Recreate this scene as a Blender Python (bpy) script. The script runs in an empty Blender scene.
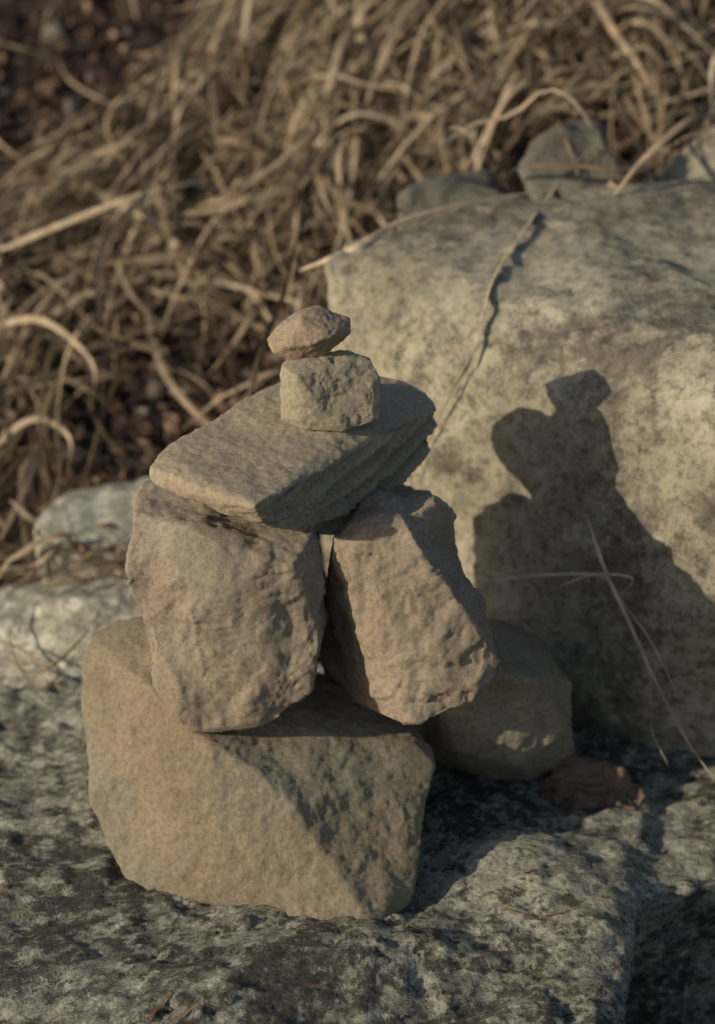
import bpy, bmesh, math, random
import numpy as np
from mathutils import Vector, noise, Matrix
from mathutils.bvhtree import BVHTree
random.seed(7)
scene = bpy.context.scene
PITCH = math.radians(25); D = 2.6
T = Vector((0, 0, .38))
FWD = Vector((0, math.cos(PITCH), -math.sin(PITCH)))
UP = Vector((0, math.sin(PITCH), math.cos(PITCH)))
RT = Vector((1, 0, 0))
CAM = T - FWD * D
SUN = Vector((.285, .145, -.125)).normalized()

def ray(px, py):
    return FWD * D + RT * ((px - 357.5) / 1000) + UP * ((512 - py) / 1000)
def P(px, py, y):          # survey helper: sight line crossed with the vertical plane at depth y
    r = ray(px, py)
    return CAM + r * ((y - CAM.y) / r.y)
def proj(v):
    w = v - CAM; d = w.dot(FWD)
    return 357.5 + w.x / d * D * 1000, 512 - w.dot(UP) / d * D * 1000

# ---------------------------------------------------------------- materials
def new_mat(name):
    m = bpy.data.materials.new(name); m.use_nodes = True
    nt = m.node_tree; b = nt.nodes['Principled BSDF']
    b.inputs['Roughness'].default_value = .9
    b.inputs['Specular IOR Level'].default_value = .2
    return m, nt, b
def nnode(nt, vec, scale, detail=5, rough=.6, dist=0):
    n = nt.nodes.new('ShaderNodeTexNoise')
    n.inputs['Scale'].default_value = scale; n.inputs['Detail'].default_value = detail
    n.inputs['Roughness'].default_value = rough; n.inputs['Distortion'].default_value = dist
    nt.links.new(vec, n.inputs['Vector']); return n.outputs['Fac']
def ramp(nt, fac, stops):
    r = nt.nodes.new('ShaderNodeValToRGB')
    els = r.color_ramp.elements
    while len(els) < len(stops): els.new(.5)
    for e, (p, c) in zip(els, stops):
        e.position = p
        e.color = (*c, 1) if len(c) == 3 else c
    nt.links.new(fac, r.inputs['Fac']); return r.outputs['Color']
def g(v): return (v, v, v)
def mix(nt, fac, a, b, mode='MIX'):
    m = nt.nodes.new('ShaderNodeMix'); m.data_type = 'RGBA'; m.blend_type = mode
    for sock, val in ((m.inputs['Factor'], fac), (m.inputs['A'], a), (m.inputs['B'], b)):
        if isinstance(val, (int, float)): sock.default_value = val
        elif isinstance(val, tuple): sock.default_value = (*val, 1)
        else: nt.links.new(val, sock)
    return m.outputs['Result']
def bump(nt, b, hs):
    prev = None
    for h, s, d in hs:
        n = nt.nodes.new('ShaderNodeBump')
        n.inputs['Strength'].default_value = s; n.inputs['Distance'].default_value = d
        nt.links.new(h, n.inputs['Height'])
        if prev: nt.links.new(prev, n.inputs['Normal'])
        prev = n.outputs['Normal']
    nt.links.new(prev, b.inputs['Normal'])

def rock_mat(name, c1, c2, off=0., patch=None, bs=1.):
    m, nt, b = new_mat(name)
    tc = nt.nodes.new('ShaderNodeTexCoord')
    mp = nt.nodes.new('ShaderNodeMapping'); mp.inputs['Location'].default_value = (off, off * 2, off * .5)
    nt.links.new(tc.outputs['Object'], mp.inputs['Vector']); v = mp.outputs['Vector']
    big = nnode(nt, v, 11, 7, .68)
    col = ramp(nt, big, [(.36, c1), (.64, c2)])
    if patch:
        pf = ramp(nt, nnode(nt, v, 6, 8, .68), [(.48, g(0)), (.58, g(.85))])
        col = mix(nt, pf, col, patch)
    fine = nnode(nt, v, 210, 4, .8)
    col = mix(nt, .8, col, ramp(nt, fine, [(.32, g(.55)), (.5, g(.99)), (.7, g(1.3))]), 'MULTIPLY')
    s = nnode(nt, v, 80, 4, .75)
    spots = ramp(nt, s, [(.28, g(.7)), (.37, g(0))])
    col = mix(nt, spots, col, tuple(x * .5 for x in c1))
    nt.links.new(col, b.inputs['Base Color'])
    bump(nt, b, [(nnode(nt, v, 55, 9, .8), .58 * bs, .0065)])
    return m

M_base = rock_mat('base_stone_mat', (.20, .155, .10), (.262, .21, .138), 1, (.212, .188, .135))
M_left = rock_mat('left_stone_mat', (.225, .174, .125), (.297, .238, .172), 3, (.275, .236, .172))
M_right = rock_mat('right_stone_mat', (.24, .185, .131), (.312, .252, .18), 5)
M_low = rock_mat('low_stone_mat', (.22, .18, .125), (.30, .25, .175), 7, (.22, .195, .145))
M_plate = rock_mat('plate_stone_mat', (.295, .235, .16), (.36, .292, .20), 9)
M_block = rock_mat('block_stone_mat', (.275, .23, .16), (.335, .285, .2), 11)
M_top = rock_mat('top_stone_mat', (.265, .198, .132), (.325, .253, .172), 13)
M_crumb = rock_mat('crumb_mat', (.11, .075, .05), (.19, .135, .092), 15)

def slab_mat(name, k=1., dk=.74, bs=.9):
    m, nt, b = new_mat(name)
    tc = nt.nodes.new('ShaderNodeTexCoord'); v = tc.outputs['Object']
    a = nnode(nt, v, 8, 7, .65)
    col = ramp(nt, a, [(.36, (.17 * k, .157 * k, .12 * k)), (.5, (.25 * k, .235 * k, .178 * k)), (.66, (.33 * k, .314 * k, .24 * k))])
    pale = ramp(nt, nnode(nt, v, 48, 6, .75), [(.50, g(0)), (.58, g(.8))])
    col = mix(nt, pale, col, (.45 * k, .432 * k, .34 * k))
    dn = nnode(nt, v, 42, 8, .84)
    dm = nnode(nt, v, 5, 3, .6)
    ad = nt.nodes.new('ShaderNodeMath'); ad.operation = 'MULTIPLY_ADD'
    nt.links.new(dm, ad.inputs[0]); ad.inputs[1].default_value = .45; nt.links.new(dn, ad.inputs[2])
    dark = ramp(nt, ad.outputs[0], [(dk - .06, g(.92)), (dk, g(0))])
    col = mix(nt, dark, col, (.065, .06, .048))
    fine = ramp(nt, nnode(nt, v, 170, 3, .8), [(.36, g(.4)), (.5, g(1)), (.7, g(1.4))])
    col = mix(nt, .85, col, fine, 'MULTIPLY')
    nt.links.new(col, b.inputs['Base Color'])
    bump(nt, b, [(nnode(nt, v, 32, 9, .76), bs, .018)])
    return m
def boulder_mat():
    m, nt, b = new_mat('pale_boulder')
    tc = nt.nodes.new('ShaderNodeTexCoord'); v = tc.outputs['Object']
    a = nnode(nt, v, 6, 8, .7)
    col = ramp(nt, a, [(.36, (.24, .208, .148)), (.5, (.335, .293, .207)), (.64, (.42, .375, .27))])
    dn = nnode(nt, v, 30, 9, .84)
    dm = nnode(nt, v, 5, 4, .65)
    ad = nt.nodes.new('ShaderNodeMath'); ad.operation = 'MULTIPLY_ADD'
    nt.links.new(dm, ad.inputs[0]); ad.inputs[1].default_value = .8; nt.links.new(dn, ad.inputs[2])
    dark = ramp(nt, ad.outputs[0], [(.79, g(.85)), (.91, g(0))])
    col = mix(nt, dark, col, (.12, .102, .078))
    fine = ramp(nt, nnode(nt, v, 75, 6, .88), [(.40, g(.4)), (.5, g(1)), (.7, g(1.22))])
    col = mix(nt, .85, col, fine, 'MULTIPLY')
    nt.links.new(col, b.inputs['Base Color'])
    bump(nt, b, [(nnode(nt, v, 22, 9, .76), .6, .016)])
    return m
M_slab = slab_mat('lichen_granite', 1.15, .735); M_boulder = boulder_mat()
M_bg = slab_mat('pale_granite', 1.3, .61, .5)
M_bgd = rock_mat('dark_rock_mat', (.10, .09, .07), (.16, .145, .11), 23)

def island_mat(name, stops, rough=.75, transl=0.):
    m, nt, b = new_mat(name)
    geo = nt.nodes.new('ShaderNodeNewGeometry')
    col = ramp(nt, geo.outputs['Random Per Island'], stops)
    tc = nt.nodes.new('ShaderNodeTexCoord')
    n = nnode(nt, tc.outputs['Object'], 40, 1, .6)
    col = mix(nt, .7, col, ramp(nt, n, [(.3, g(.5)), (.7, g(1.25))]), 'MULTIPLY')
    nt.links.new(col, b.inputs['Base Color']); b.inputs['Roughness'].default_value = rough
    if transl:
        tr = nt.nodes.new('ShaderNodeBsdfTranslucent'); nt.links.new(col, tr.inputs['Color'])
        mx = nt.nodes.new('ShaderNodeMixShader'); mx.inputs[0].default_value = transl
        nt.links.new(b.outputs[0], mx.inputs[1]); nt.links.new(tr.outputs[0], mx.inputs[2])
        nt.links.new(mx.outputs[0], nt.nodes['Material Output'].inputs['Surface'])
    return m
M_grass = island_mat('dry_grass_mat', [(0, (.10, .072, .045)), (.3, (.22, .162, .10)), (.7, (.365, .275, .175)), (1, (.53, .415, .28))], .6, .15)
M_stalk = island_mat('stalk_mat', [(0, (.32, .26, .17)), (1, (.40, .33, .22))], .6)
M_litter = island_mat('leaf_litter_mat', [(0, (.035, .022, .017)), (.4, (.085, .052, .038)), (.75, (.15, .09, .062)), (1, (.27, .18, .12))], .8)
M_peb = island_mat('pebble_mat', [(0, (.06, .046, .04)), (.5, (.10, .078, .063)), (1, (.18, .15, .115))])
M_needle = island_mat('needle_mat', [(0, (.22, .09, .045)), (1, (.30, .15, .07))])
def ground_mat():
    m, nt, b = new_mat('soil')
    tc = nt.nodes.new('ShaderNodeTexCoord'); v = tc.outputs['Object']
    col = ramp(nt, nnode(nt, v, 8, 8, .7), [(.35, (.025, .017, .012)), (.5, (.05, .033, .024)), (.68, (.10, .07, .046))])
    nt.links.new(col, b.inputs['Base Color'])
    bump(nt, b, [(nnode(nt, v, 40, 5, .7), 1, .02)])
    return m
M_ground = ground_mat()

# ---------------------------------------------------------------- mesh helpers
def add_obj(name, me, mat, parent=None, smooth=True):
    o = bpy.data.objects.new(name, me); scene.collection.objects.link(o)
    if mat: me.materials.append(mat)
    if smooth: me.polygons.foreach_set('use_smooth', [True] * len(me.polygons))
    if parent: o.parent = parent
    return o

def rock(name, hulls, mat, voxel=.0032, smooth=3, seed=0, warp=(14, .008), big=(22, .005), facet=(28, .0035),
         fine=(120, .0012), chips=0, cd=(.003, .010), extra=None, parent=None):
    bm = bmesh.new()
    for pts in hulls:
        vs = [bm.verts.new(p) for p in pts]
        r = bmesh.ops.convex_hull(bm, input=vs)
        junk = [e for e in r['geom_interior'] if isinstance(e, bmesh.types.BMVert)]
        if junk: bmesh.ops.delete(bm, geom=junk, context='VERTS')
    me = bpy.data.meshes.new('tmp'); bm.to_mesh(me); bm.free()
    o = bpy.data.objects.new('tmp', me); scene.collection.objects.link(o)
    md = o.modifiers.new('r', 'REMESH'); md.mode = 'VOXEL'; md.voxel_size = voxel
    if smooth:
        s = o.modifiers.new('s', 'SMOOTH'); s.iterations = smooth; s.factor = .5
    dg = bpy.context.evaluated_depsgraph_get()
    m2 = bpy.data.meshes.new_from_object(o.evaluated_get(dg))
    bpy.data.objects.remove(o); m2.name = name
    n = len(m2.vertices)
    co = np.empty(n * 3); m2.vertices.foreach_get('co', co); co = co.reshape(-1, 3)
    no = np.empty(n * 3); m2.vertices.foreach_get('normal', no); no = no.reshape(-1, 3)
    rs = np.random.RandomState(seed)
    chipz = []
    for _ in range(chips):
        d = rs.normal(size=3); d /= np.linalg.norm(d)
        chipz.append((d, (co @ d).max() - rs.uniform(*cd)))
    S = Vector((seed * 3.1, seed * 1.7, seed * 2.3))
    out = np.empty_like(co)
    for i in range(n):
        p = Vector(co[i]); nn = Vector(no[i])
        q = p + noise.noise_vector(p * warp[0] + S) * warp[1]
        w = p + noise.noise_vector(p * 45 + S) * .006
        d = noise.fractal(p * big[0] + S, .9, 2.1, 4) * big[1]
        f = noise.noise(p * fine[0] + S)
        d += (noise.fractal(p * fine[0] * .6 + S, .5, 2.3, 4) - .8 * max(0, f - .25)) * fine[1]
        if facet[1]:
            ds, ps = noise.voronoi(w * facet[0] + S)
            c = ps[0]; rv = noise.noise_vector(c * 7.3) * 1.6
            fd = (w * facet[0] + S - c).dot(rv)
            d += max(-1, min(1, fd)) * facet[1]
            d += noise.noise(c * 5.1) * facet[1] * .5
        if extra: d += extra(p, nn)
        out[i] = q + nn * d
    for (d, lim) in chipz:
        k = out @ d - lim
        sel = k > 0
        out[sel] -= (k[sel] * .9)[:, None] * d[None, :]
    m2.vertices.foreach_set('co', out.reshape(-1)); m2.update()
    return add_obj(name, m2, mat, parent)

# ---------------------------------------------------------------- setting rocks
V = Vector
slab = rock('granite_slab', [
    [V(p) for p in [(-1.3, -.9, -.02), (-.6, -.9, .0), (.17, -.9, -.03), (.205, -.4, -.005), (.27, -.09, .0), (.32, .1, .0), (.3, .36, .0),
      (-.15, .36, .005), (-.55, .32, .005), (-1.3, .26, 0), (-1.3, -.9, -.5), (.1, -.9, -.5), (.2, .2, -.5), (-.6, .4, -.4), (-1.3, .34, -.4)]],
    [V(p) for p in [(.2, -.10, -.012), (.31, -.08, -.012), (.40, .0, -.012), (.8, .06, -.03), (.85, .45, -.0), (-.1, .36, .005), (.2, 0, -.4), (.36, .02, -.45), (.8, .2, -.5), (.8, .5, -.5), (0, .5, -.5)]],
    ], M_slab, voxel=.0068, smooth=1, seed=2, warp=(5, .018), big=(8, .010), facet=(10, .007), fine=(75, .0045))
boulder = rock('boulder', [
    [P(318, 256, .52), P(343, 228, .56), P(430, 210, .60), P(520, 200, .62), P(640, 186, .66), P(740, 190, .68), P(900, 230, .66),
     P(333, 330, .46), P(400, 440, .41), P(440, 620, .34), P(560, 390, .285), P(620, 430, .20), P(680, 330, .27), P(720, 420, .16), P(740, 560, .13), P(900, 420, .12), P(600, 740, .23), P(720, 780, .20), P(900, 800, .16),
     V((-.02, .4, -.3)), V((.3, .28, -.3)), V((.75, .16, -.3)), V((.8, 1.0, .3)), V((.8, 1.0, -.3)), V((.1, 1.0, -.3)), V((.1, .95, .35))]],
    M_boulder, voxel=.008, smooth=4, seed=4, warp=(5, .02), big=(6, .010), facet=(8, .0035), fine=(60, .004))
rock('boulder', [[P(640, 190, .78), P(665, 160, .82), P(720, 120, .86), P(900, 90, .9), P(900, 250, .7), P(700, 230, .7), V((.7, 1.5, .3)), V((.35, 1.3, .2)), V((.3, .8, .1)), V((1, .8, .1))]],
     M_boulder, voxel=.01, smooth=4, seed=9, warp=(5, .02), big=(6, .012), facet=(8, .004), fine=(50, .003))
rock('rock', [[P(522, 165, .72), P(555, 130, .75), P(605, 122, .76), P(624, 160, .73), P(620, 205, .68), P(530, 212, .67), P(560, 150, 1.0), P(560, 300, .95)]],
     M_bgd, voxel=.006, seed=10, smooth=6, warp=(12, .02), big=(12, .01), facet=(12, .003))
rock('rock', [[P(385, 195, .70), P(420, 180, .73), P(500, 176, .73), P(530, 200, .70), P(520, 240, .68), P(390, 240, .68), P(450, 190, .95), P(450, 330, .85)]],
     M_bgd, voxel=.006, seed=11, smooth=6, warp=(12, .02), big=(12, .01), facet=(12, .003))
rock('rock', [[P(-80, 600, .50), P(0, 588, .52), P(90, 575, .5), P(150, 572, .47), P(200, 610, .40), P(60, 605, .42), P(-40, 625, .42), P(175, 690, .34), P(0, 705, .33), P(-100, 705, .33), V((-.5, .36, -.2)), V((-.15, .36, -.2)), V((-.5, .7, -.2)), V((-.15, .7, -.2))]],
     M_bg, voxel=.006, smooth=4, seed=12, warp=(7, .02), big=(9, .01), facet=(12, .004), fine=(60, .003))
rock('rock', [[P(40, 520, .60), P(70, 490, .66), P(150, 476, .72), P(230, 490, .66), P(230, 560, .52), P(40, 560, .53), V((-.4, .6, -.2)), V((-.1, .6, -.2)), V((-.4, .95, -.2)), V((-.1, .95, -.2))]],
     M_bg, voxel=.006, smooth=4, seed=13, warp=(7, .015), big=(9, .006), facet=(12, .003), fine=(60, .002))

# ---------------------------------------------------------------- ground sheet
def gz(x, y):
    s = max(0, y - .42)
    z = -.14 + .5 * min(s, 2.6) + .16 * max(0, min(s - 2.6, 40)) * .6
    z += .22 * (1 / (1 + math.exp(-(x + .0) * 6))) * min(1, s * 2.5) * (1 / (1 + max(0, abs(x) - 2)))
    if y < .3: z -= .3 * min(1, (.3 - y) * 3)
    z += .03 * noise.fractal(V((x * 3, y * 3, 0)), .8, 2.1, 4)
    z += .015 * noise.fractal(V((x * 14, y * 14, 2)), .8, 2.1, 3)
    return z
def axis(a, b, fine_lo, fine_hi, step, grow=1.18):
    xs = list(np.arange(fine_lo, fine_hi, step)); s = step; x = xs[-1]
    while x < b: s *= grow; x += s; xs.append(x)
    s = step; x = xs[0]
    while x > a: s *= grow; x -= s; xs.insert(0, x)
    return xs
xs = axis(-60, 60, -1.5, 1.6, .02); ys = axis(-20, 80, -.6, 2.6, .02)
verts = [(x, y, gz(x, y)) for y in ys for x in xs]
nx = len(xs)
faces = [(j * nx + i, j * nx + i + 1, (j + 1) * nx + i + 1, (j + 1) * nx + i) for j in range(len(ys) - 1) for i in range(nx - 1)]
me = bpy.data.meshes.new('ground'); me.from_pydata(verts, [], faces)
ground = add_obj('ground', me, M_ground)

allv, allp = [], []
for o in list(scene.objects):
    b = len(allv)
    allv += [v.co.copy() for v in o.data.vertices]
    allp += [[b + i for i in p.vertices] for p in o.data.polygons]
bvh = BVHTree.FromPolygons(allv, allp)
def surf(x, y):
    h = bvh.ray_cast(V((x, y, 4)), V((0, 0, -1)))
    return h[0].z if h[0] else 0
def hit(px, py):
    h = bvh.ray_cast(CAM, ray(px, py).normalized())
    return h[0]

# ---------------------------------------------------------------- dry grass
gv, gf = [], []
def ribbon(pts, w, twist0=0., twist=0., taper=True):
    n = len(pts); b = len(gv)
    for i, p in enumerate(pts):
        t = i / (n - 1)
        d = (pts[min(i + 1, n - 1)] - pts[max(i - 1, 0)])
        d = d.normalized() if d.length > 1e-9 else V((1, 0, 0))
        s = d.cross(V((0, 0, 1)))
        s = s.normalized() if s.length > 1e-4 else V((1, 0, 0))
        s.rotate(Matrix.Rotation(twist0 + twist * t, 3, d))
        ww = w * .5 * ((min(1, t * 5 + .4) * (1 - t ** 2.5)) if taper else 1) + .0002
        up = s.cross(d) * ww * .35
        gv.extend([p - s * ww, p + up, p + s * ww])
    for i in range(n - 1):
        a = b + i * 3
        gf.append((a, a + 1, a + 4, a + 3)); gf.append((a + 1, a + 2, a + 5, a + 4))
def blade(root, ang, L, H, w, curl=0., n=14, straw=False):
    x, y = root.x, root.y; pts = []; a = ang
    step = L / n; k = random.gauss(0, .06) + curl; z0 = surf(x, y)
    wob = random.uniform(0, 6); pk = random.uniform(.5, .9)
    tol = random.random()
    for i in range(n + 1):
        t = i / n
        s = surf(x, y)
        z = max(s + .004, z0 * (1 - t) + s * t + H * math.sin(math.pi * t ** pk) + .004 * math.sin(wob + t * 7))
        p = V((x, y, z)); pts.append(p)
        u, v = proj(p)
        if straw:
            if not (540 < v < 610): return False
        else:
            if y < .9 and u > 325 and v > 200 + random.uniform(0, 25): return False
            if tol > .14 and 75 < u < 280 and 335 + (u < 150) * 20 < v < 540: return False
            if tol > .15 and u * .95 + v < 190: return False
            if tol > .06 and 515 < u < 622 and 132 < v < 215: return False
            if tol > .08 and u > 650 and v > 205 - (u - 650) * 1.0: return False
        a += k + random.gauss(0, .035)
        x += math.cos(a) * step; y += math.sin(a) * step
    for _ in range(3):
        z = [q.z for q in pts]
        for i in range(1, len(pts) - 1): pts[i].z = max(z[i], (z[i - 1] + z[i] * 2 + z[i + 1]) / 4)
    ribbon(pts, w, random.uniform(-.9, .9), random.gauss(0, 1.5))
    return True
def sg(v): return 1 / (1 + math.exp(-max(-30, min(30, v))))
def dens(px, py):
    d = max(.12, sg((px * .95 + py - 215) / 18))
    if px > 640 and py > 130: d *= .05
    if py > 200 and px > 330: d *= 0
    if px < 330 and py > 290:
        d *= .35
        if py > 470: d *= .15
    if py > 600: d = 0
    cl = noise.fractal(V((px * .011 + py * .004, py * .018 - px * .004, 5)), .8, 2.1, 2)
    return d * min(1.2, max(.04, .42 + 1.9 * cl)) + .01 * (py < 420)
cnt = 0
for _ in range(90000):
    if cnt > 3300: break
    px, py = random.uniform(-350, 1050), random.uniform(-260, 600)
    dd = dens(px, py)
    if random.random() > dd: continue
    h = hit(px, py)
    if h is None or h.y > 4: continue
    cl = noise.noise(V((h.x * 5, h.y * 5, 8)))
    ang = math.radians(215) + cl * 3.2 + random.gauss(0, .5)
    if random.random() < .28: ang = random.uniform(0, 6.28)
    L = random.uniform(.12, .40); H = random.uniform(.0, .09)
    if py > 290 and px < 330: H *= .8; ang = math.radians(random.choice([250, 70, 200])) + random.gauss(0, .5)
    w = random.choice([.003, .004, .005, .0065, .0085, .0105])
    cnt += blade(h, ang, L, H, w, curl=random.choice([0, 0, .14, -.14]))
for _ in range(420):
    h = hit(random.uniform(-200, 165), random.gauss(568, 12))
    if h: blade(h, math.radians(random.choice([182, 5])) + random.gauss(0, .15), random.uniform(.06, .2), .012, random.choice([.002, .003, .0045]), straw=True)
def stalk(ctrl, w, wob=.0):
    pts = []
    c = [P(*q) for q in ctrl]
    c = [c[0] * 2 - c[1]] + c + [c[-1] * 2 - c[-2]]
    for i in range(1, len(c) - 2):
        for k in range(8):
            t = k / 8; p0, p1, p2, p3 = c[i - 1], c[i], c[i + 1], c[i + 2]
            pts.append(.5 * ((2 * p1) + (p2 - p0) * t + (2 * p0 - 5 * p1 + 4 * p2 - p3) * t * t + (3 * p1 - p0 - 3 * p2 + p3) * t ** 3))
    pts.append(c[-2]); ribbon(pts, w, .8, .6, True)
for c, w in [
    ([(248, 400, .5), (262, 350, .52), (285, 290, .6), (300, 230, .7), (330, 180, .85)], .008),
    ([(110, 345, .8), (98, 300, .85), (105, 240, .9), (150, 185, 1.), (190, 90, 1.2)], .012),
    ([(240, 400, .6), (215, 330, .7), (190, 270, .8), (170, 230, .9)], .009),
    ([(0, 250, 1.), (60, 225, 1.), (140, 195, 1.), (230, 175, 1.05)], .009),
    ([(0, 540, .62), (30, 480, .66), (50, 420, .72), (70, 330, .85)], .008),
    ([(10, 500, .62), (40, 520, .62), (60, 470, .68), (55, 380, .8)], .007),
    ([(640, 195, .66), (615, 190, .65), (608, 160, .68), (612, 60, .9)], .012),
    ([(640, 210, .66), (655, 190, .66), (600, 60, .95), (590, 0, 1.1)], .009),
    ([(300, 270, .6), (350, 250, .53), (400, 222, .56), (470, 203, .6), (560, 188, .64)], .008),
    ([(0, 400, .8), (60, 372, .85), (150, 340, .9), (240, 290, 1.)], .007),
    ([(130, 345, .8), (170, 350, .8), (100, 330, .84), (60, 290, .9)], .01),
    ([(-20, 460, .8), (30, 420, .8), (70, 440, .78), (60, 500, .7)], .008),
    ([(-20, 330, .95), (40, 320, .9), (90, 360, .85), (95, 400, .8)], .009),
    ([(30, 600, .43), (10, 640, .36), (40, 690, .30), (80, 650, .33)], .0035),
    ([(0, 660, .34), (40, 672, .32), (80, 640, .36), (100, 610, .39)], .0035),
    ([(0, 640, .36), (30, 655, .34), (60, 690, .30), (50, 700, .29)], .003),
]: stalk(c, w)
me = bpy.data.meshes.new('dry_grass'); me.from_pydata(gv, [], gf); add_obj('dry_grass', me, M_grass)
gv, gf = [], []
def on_rock(pix, off=.012):
    out = []
    for px, py in pix:
        h = hit(px, py); out.append((px, py, h.y - off))
    return out
stalk(on_rock([(600, 140), (575, 165), (550, 195), (530, 222), (510, 250), (495, 275), (485, 305), (478, 335), (468, 365), (452, 395), (435, 430), (420, 462), (408, 495)], .010), .0065)
stalk(on_rock([(588, 520), (605, 570), (628, 620), (655, 680), (690, 745), (730, 800)], .06), .0038)
stalk(on_rock([(470, 585), (520, 577), (580, 574), (632, 578), (615, 600)], .06), .0035)
stalk(on_rock([(640, 640), (650, 680), (652, 730), (668, 765)], .05), .0032)
stalk(on_rock([(470, 600), (500, 578), (535, 590), (530, 612), (500, 610)], .05), .0035)
stalk(on_rock([(560, 585), (600, 575), (620, 600), (650, 640), (680, 700)], .05), .003)
me = bpy.data.meshes.new('grass_stalk'); me.from_pydata(gv, [], gf); add_obj('grass_stalk', me, M_stalk)

# ---------------------------------------------------------------- litter, pebbles, needles
lv, lf = [], []
for _ in range(11000):
    px, py = random.uniform(-300, 1000), random.uniform(-250, 560)
    h = hit(px, py)
    if h is None or h.y > 4: continue
    if h.y < .9 and px > 310: continue
    if px < 200 and py > 480 and random.random() < .9: continue
    s = random.uniform(.005, .02)
    R = Matrix.Rotation(random.uniform(0, 6.28), 3, 'Z') @ Matrix.Rotation(random.gauss(0, .8), 3, 'X') @ Matrix.Rotation(random.gauss(0, .8), 3, 'Y')
    b = len(lv); asp = random.uniform(.15, .8); cu = random.uniform(-.5, .5)
    for (u, v, z) in [(-1, 0, cu), (-.4, -asp, 0), (.5, -asp * .8, 0), (1, 0, cu), (.4, asp, .1), (-.5, asp * .9, 0)]:
        lv.append(h + V((0, 0, .006)) + R @ V((u * s, v * s, z * s)))
    lf += [(b, b + 1, b + 5), (b + 1, b + 2, b + 4, b + 5), (b + 2, b + 3, b + 4)]
me = bpy.data.meshes.new('leaf_litter'); me.from_pydata(lv, [], lf); add_obj('leaf_litter', me, M_litter)
bm = bmesh.new()
for _ in range(400):
    px, py = random.uniform(-300, 420), random.uniform(-200, 470)
    h = hit(px, py)
    if h is None or h.y > 4 or (px > 310 and h.y < .8): continue
    r = bmesh.ops.create_icosphere(bm, subdivisions=2, radius=random.choice([.006, .009, .012, .018, .024]))
    sc = V((random.uniform(.7, 1.3), random.uniform(.7, 1.3), random.uniform(.4, .8))); sd = random.uniform(0, 99)
    for v in r['verts']:
        v.co = V((v.co.x * sc.x, v.co.y * sc.y, v.co.z * sc.z)) * (1 + .7 * noise.noise(v.co * 60 + V((sd, 0, 0)))) + h
me = bpy.data.meshes.new('pebbles'); bm.to_mesh(me); bm.free(); add_obj('pebbles', me, M_peb)
gv, gf = [], []
for (px, py, a) in [(285, 912, 0), (268, 908, .3), (318, 914, -.2), (515, 914, -.25), (325, 990, -.1), (160, 1010, 1.0), (185, 1015, .8), (560, 915, .1)]:
    h = hit(px, py)
    if h is None: continue
    L = random.uniform(.016, .026)
    pts = []
    for i in range(6):
        x = h.x + math.cos(a) * (i / 5 - .5) * L * 1.6; y = h.y + math.sin(a) * (i / 5 - .5) * L * 1.6
        pts.append(V((x, y, surf(x, y) + .003)))
    ribbon(pts, .0020, 0, 0, True)
me = bpy.data.meshes.new('pine_needles'); me.from_pydata(gv, [], gf); add_obj('pine_needles', me, M_needle)

fz = surf(.26, .10)
rock('rock_fragment', [[V((.205, .10, fz + .012)), V((.225, .12, fz + .032)), V((.25, .12, fz + .024)), V((.285, .10, fz + .026)), V((.315, .09, fz + .008)), V((.30, .06, fz - .002)), V((.22, .06, fz - .002)),
      V((.20, .08, fz - .03)), V((.31, .07, fz - .03)), V((.26, .15, fz - .03))]],
     M_crumb, voxel=.003, seed=31, warp=(30, .012), big=(50, .007), facet=(60, .004), fine=(150, .003))

# ---------------------------------------------------------------- the cairn
cairn = bpy.data.objects.new('stone_cairn', None); scene.collection.objects.link(cairn)
VX = .0026
rock('base_stone', [
    [P(152, 690, -.03), P(200, 735, -.07), P(248, 765, -.09), P(296, 806, -.115), P(318, 850, -.13), P(352, 910, -.15), P(376, 934, -.16), P(300, 918, -.15), P(128, 892, -.09), P(86, 800, -.04),
     P(83, 690, .03), P(87, 636, .08), P(150, 616, .10), P(436, 758, -.025), P(411, 825, -.075), P(411, 905, -.125),
     P(345, 688, .05), P(400, 715, .1), P(170, 640, .2), V((-.25, .15, -.01)), V((.03, .15, -.01)), V((-.2, .2, .12)), V((.0, .12, .11))]],
    M_base, voxel=VX, seed=41, smooth=2, warp=(9, .008), big=(14, .004), facet=(18, .0010), fine=(95, .0014), chips=30, cd=(.001, .005), parent=cairn)
rock('rust_block_stone', [
    [P(130, 512, .0), P(165, 497, .03), P(205, 497, .03), P(314, 528, -.01), P(324, 560, -.02), P(322, 640, -.05), P(316, 692, -.06),
     P(262, 728, -.075), P(188, 740, -.08), P(158, 704, -.065), P(150, 640, -.055), P(128, 560, -.02), P(200, 540, -.045), P(290, 560, -.05),
     V((-.2, .16, .37)), V((-.05, .16, .38)), V((-.17, .13, .2)), V((-.05, .13, .2))]],
    M_left, voxel=VX, seed=42, smooth=1, warp=(14, .010), big=(18, .006), facet=(24, .0026), fine=(85, .0018), chips=30, cd=(.001, .006), parent=cairn)
rock('wedge_stone', [
    [P(332, 545, -.01), P(368, 526, -.02), P(402, 516, -.015), P(455, 592, -.045), P(504, 660, -.05), P(486, 696, -.06), P(415, 728, -.08),
     P(386, 716, -.05), P(390, 655, -.025), P(364, 600, -.01), P(330, 600, .10), P(318, 690, .13), P(464, 580, .03), V((-.01, .17, .35)), V((.08, .16, .33)), V((.12, .08, .2)), V((.0, .16, .16))],
    [P(397, 524, -.005), P(416, 509, .02), P(436, 499, .03), P(458, 516, .06), P(458, 550, .06), P(420, 560, -.01), V((.07, .14, .34)), V((.02, .14, .34))]],
    M_right, voxel=VX, seed=43, smooth=1, warp=(16, .006), big=(22, .0045), facet=(30, .0030), fine=(85, .002), chips=25, cd=(.001, .005), parent=cairn)
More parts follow.
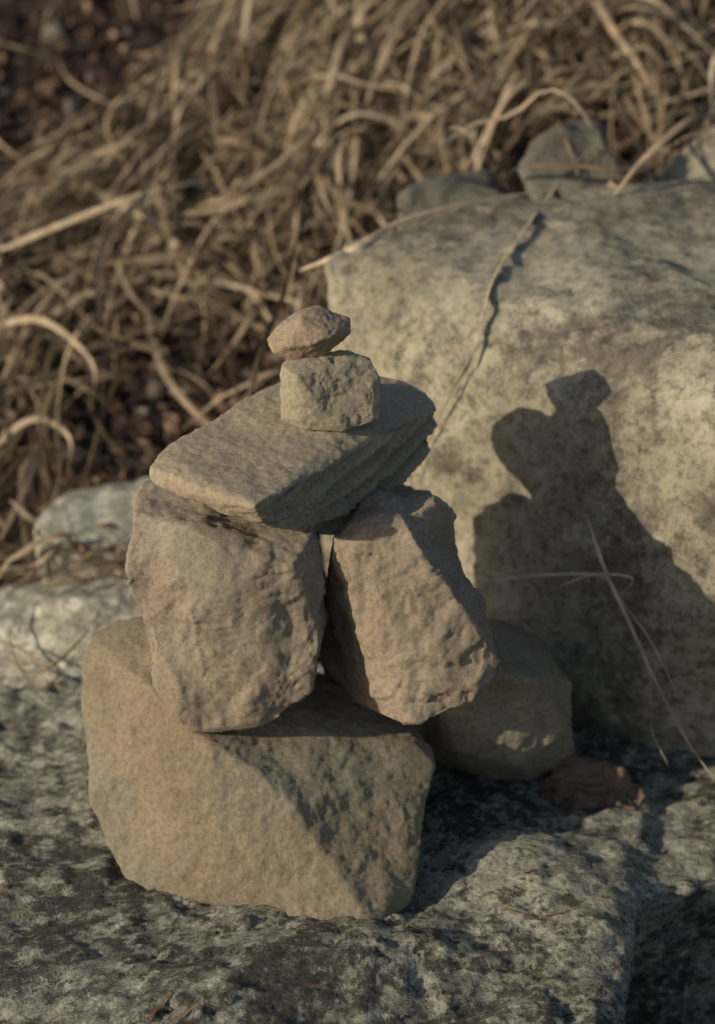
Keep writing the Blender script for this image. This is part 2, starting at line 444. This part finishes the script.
rock('support_stone', [
    [P(480, 612, .16), P(525, 635, .15), P(569, 680, .12), P(576, 755, .12), P(530, 782, .12), P(470, 775, .11), P(425, 735, .08), P(440, 700, .04), P(480, 665, .045), P(540, 680, .045), P(568, 730, .07), P(520, 765, .06), P(450, 752, .055),
     P(420, 650, .2), V((.2, .26, .0)), V((.05, .26, 0)), V((.2, .26, .1)), V((.05, .18, -.01)), V((.18, .14, -.01))]],
    M_low, voxel=VX, seed=44, smooth=1, warp=(12, .005), big=(16, .004), facet=(24, .0018), fine=(85, .0020), chips=25, cd=(.001, .005), parent=cairn)
def strata(p, n):
    k = max(0, n.x * .8 - n.z * .4 - n.y * .4 - .1)
    u = p.x * .75 + p.z * .9 - p.y * .2; v = p.z * .8 - p.x * .5
    return k * .021 * (noise.fractal(V((v * 95 + u * 12, u * 14, 3)), .65, 2.1, 3) - .35)
rock('flat_slab_stone', [
    [P(148, 468, .0), P(156, 453, .02), P(200, 425, .08), P(245, 398, .14), P(290, 376, .19), P(345, 370, .20), P(400, 376, .20), P(424, 390, .19), P(436, 408, .17),
     P(256, 507, -.095), P(152, 487, -.01), P(200, 504, -.045), P(266, 528, -.075), P(330, 538, .035), P(388, 507, .11), P(416, 468, .155), P(438, 426, .18), V((-.1, .18, .42)), V((.03, .18, .39))]],
    M_plate, voxel=.0026, seed=45, smooth=1, warp=(10, .003), big=(16, .0025), facet=(22, .0009), fine=(85, .0014), chips=25, cd=(.001, .004), extra=strata, parent=cairn)
rock('block_stone', [
    [P(279, 420, .075), P(281, 362, .09), P(296, 375, .065), P(345, 349, .11), P(373, 359, .1), P(381, 380, .09), P(379, 422, .075), P(340, 433, .06), P(300, 430, .062),
     V((-.065, .145, .43)), V((.02, .15, .43)), V((-.055, .14, .485)), V((.01, .145, .485))]],
    M_block, voxel=.0016, seed=46, smooth=1, warp=(22, .004), big=(30, .0025), facet=(45, .0012), fine=(140, .0010), chips=20, cd=(.001, .003), parent=cairn)
rock('pebble_cap_stone', [
    [P(267, 340, .11), P(276, 325, .11), P(300, 308, .12), P(322, 304, .125), P(353, 316, .12), P(352, 335, .11), P(325, 358, .1), P(290, 364, .1), P(271, 354, .1),
     P(310, 345, .078), P(285, 347, .082), P(335, 338, .085), P(300, 320, .09), P(300, 330, .145), P(335, 325, .145), P(315, 350, .135)]],
    M_top, voxel=.0016, seed=49, smooth=4, warp=(22, .004), big=(30, .002), facet=(40, .0006), fine=(140, .0009), chips=10, cd=(.001, .002), parent=cairn)

# ---------------------------------------------------------------- light, camera
sd = bpy.data.lights.new('sun', 'SUN'); sd.energy = 4.2; sd.angle = math.radians(.5); sd.color = (1, .895, .705)
so = bpy.data.objects.new('sun', sd); scene.collection.objects.link(so)
so.rotation_mode = 'QUATERNION'; so.rotation_quaternion = SUN.to_track_quat('-Z', 'Y')
w = bpy.data.worlds.new('World'); scene.world = w; w.use_nodes = True
sk = w.node_tree.nodes.new('ShaderNodeTexSky'); sk.sky_type = 'NISHITA'; sk.sun_disc = False
sk.sun_elevation = math.asin(-SUN.z); sk.sun_rotation = math.atan2(-SUN.x, -SUN.y) % (2 * math.pi)
bgn = w.node_tree.nodes['Background']; bgn.inputs['Strength'].default_value = .11
w.node_tree.links.new(sk.outputs[0], bgn.inputs['Color'])
cd = bpy.data.cameras.new('camera'); co = bpy.data.objects.new('camera', cd); scene.collection.objects.link(co)
co.location = CAM; co.rotation_euler = (math.pi / 2 - PITCH, 0, 0)
cd.sensor_fit = 'VERTICAL'; cd.sensor_height = 36; cd.lens = 36 * D / 1.024
cd.clip_start = .05; cd.clip_end = 500
cd.dof.use_dof = True; cd.dof.focus_distance = D - .04; cd.dof.aperture_fstop = 3.0
scene.camera = co
scene.view_settings.view_transform = 'Standard'; scene.view_settings.look = 'None'; scene.view_settings.exposure = 0
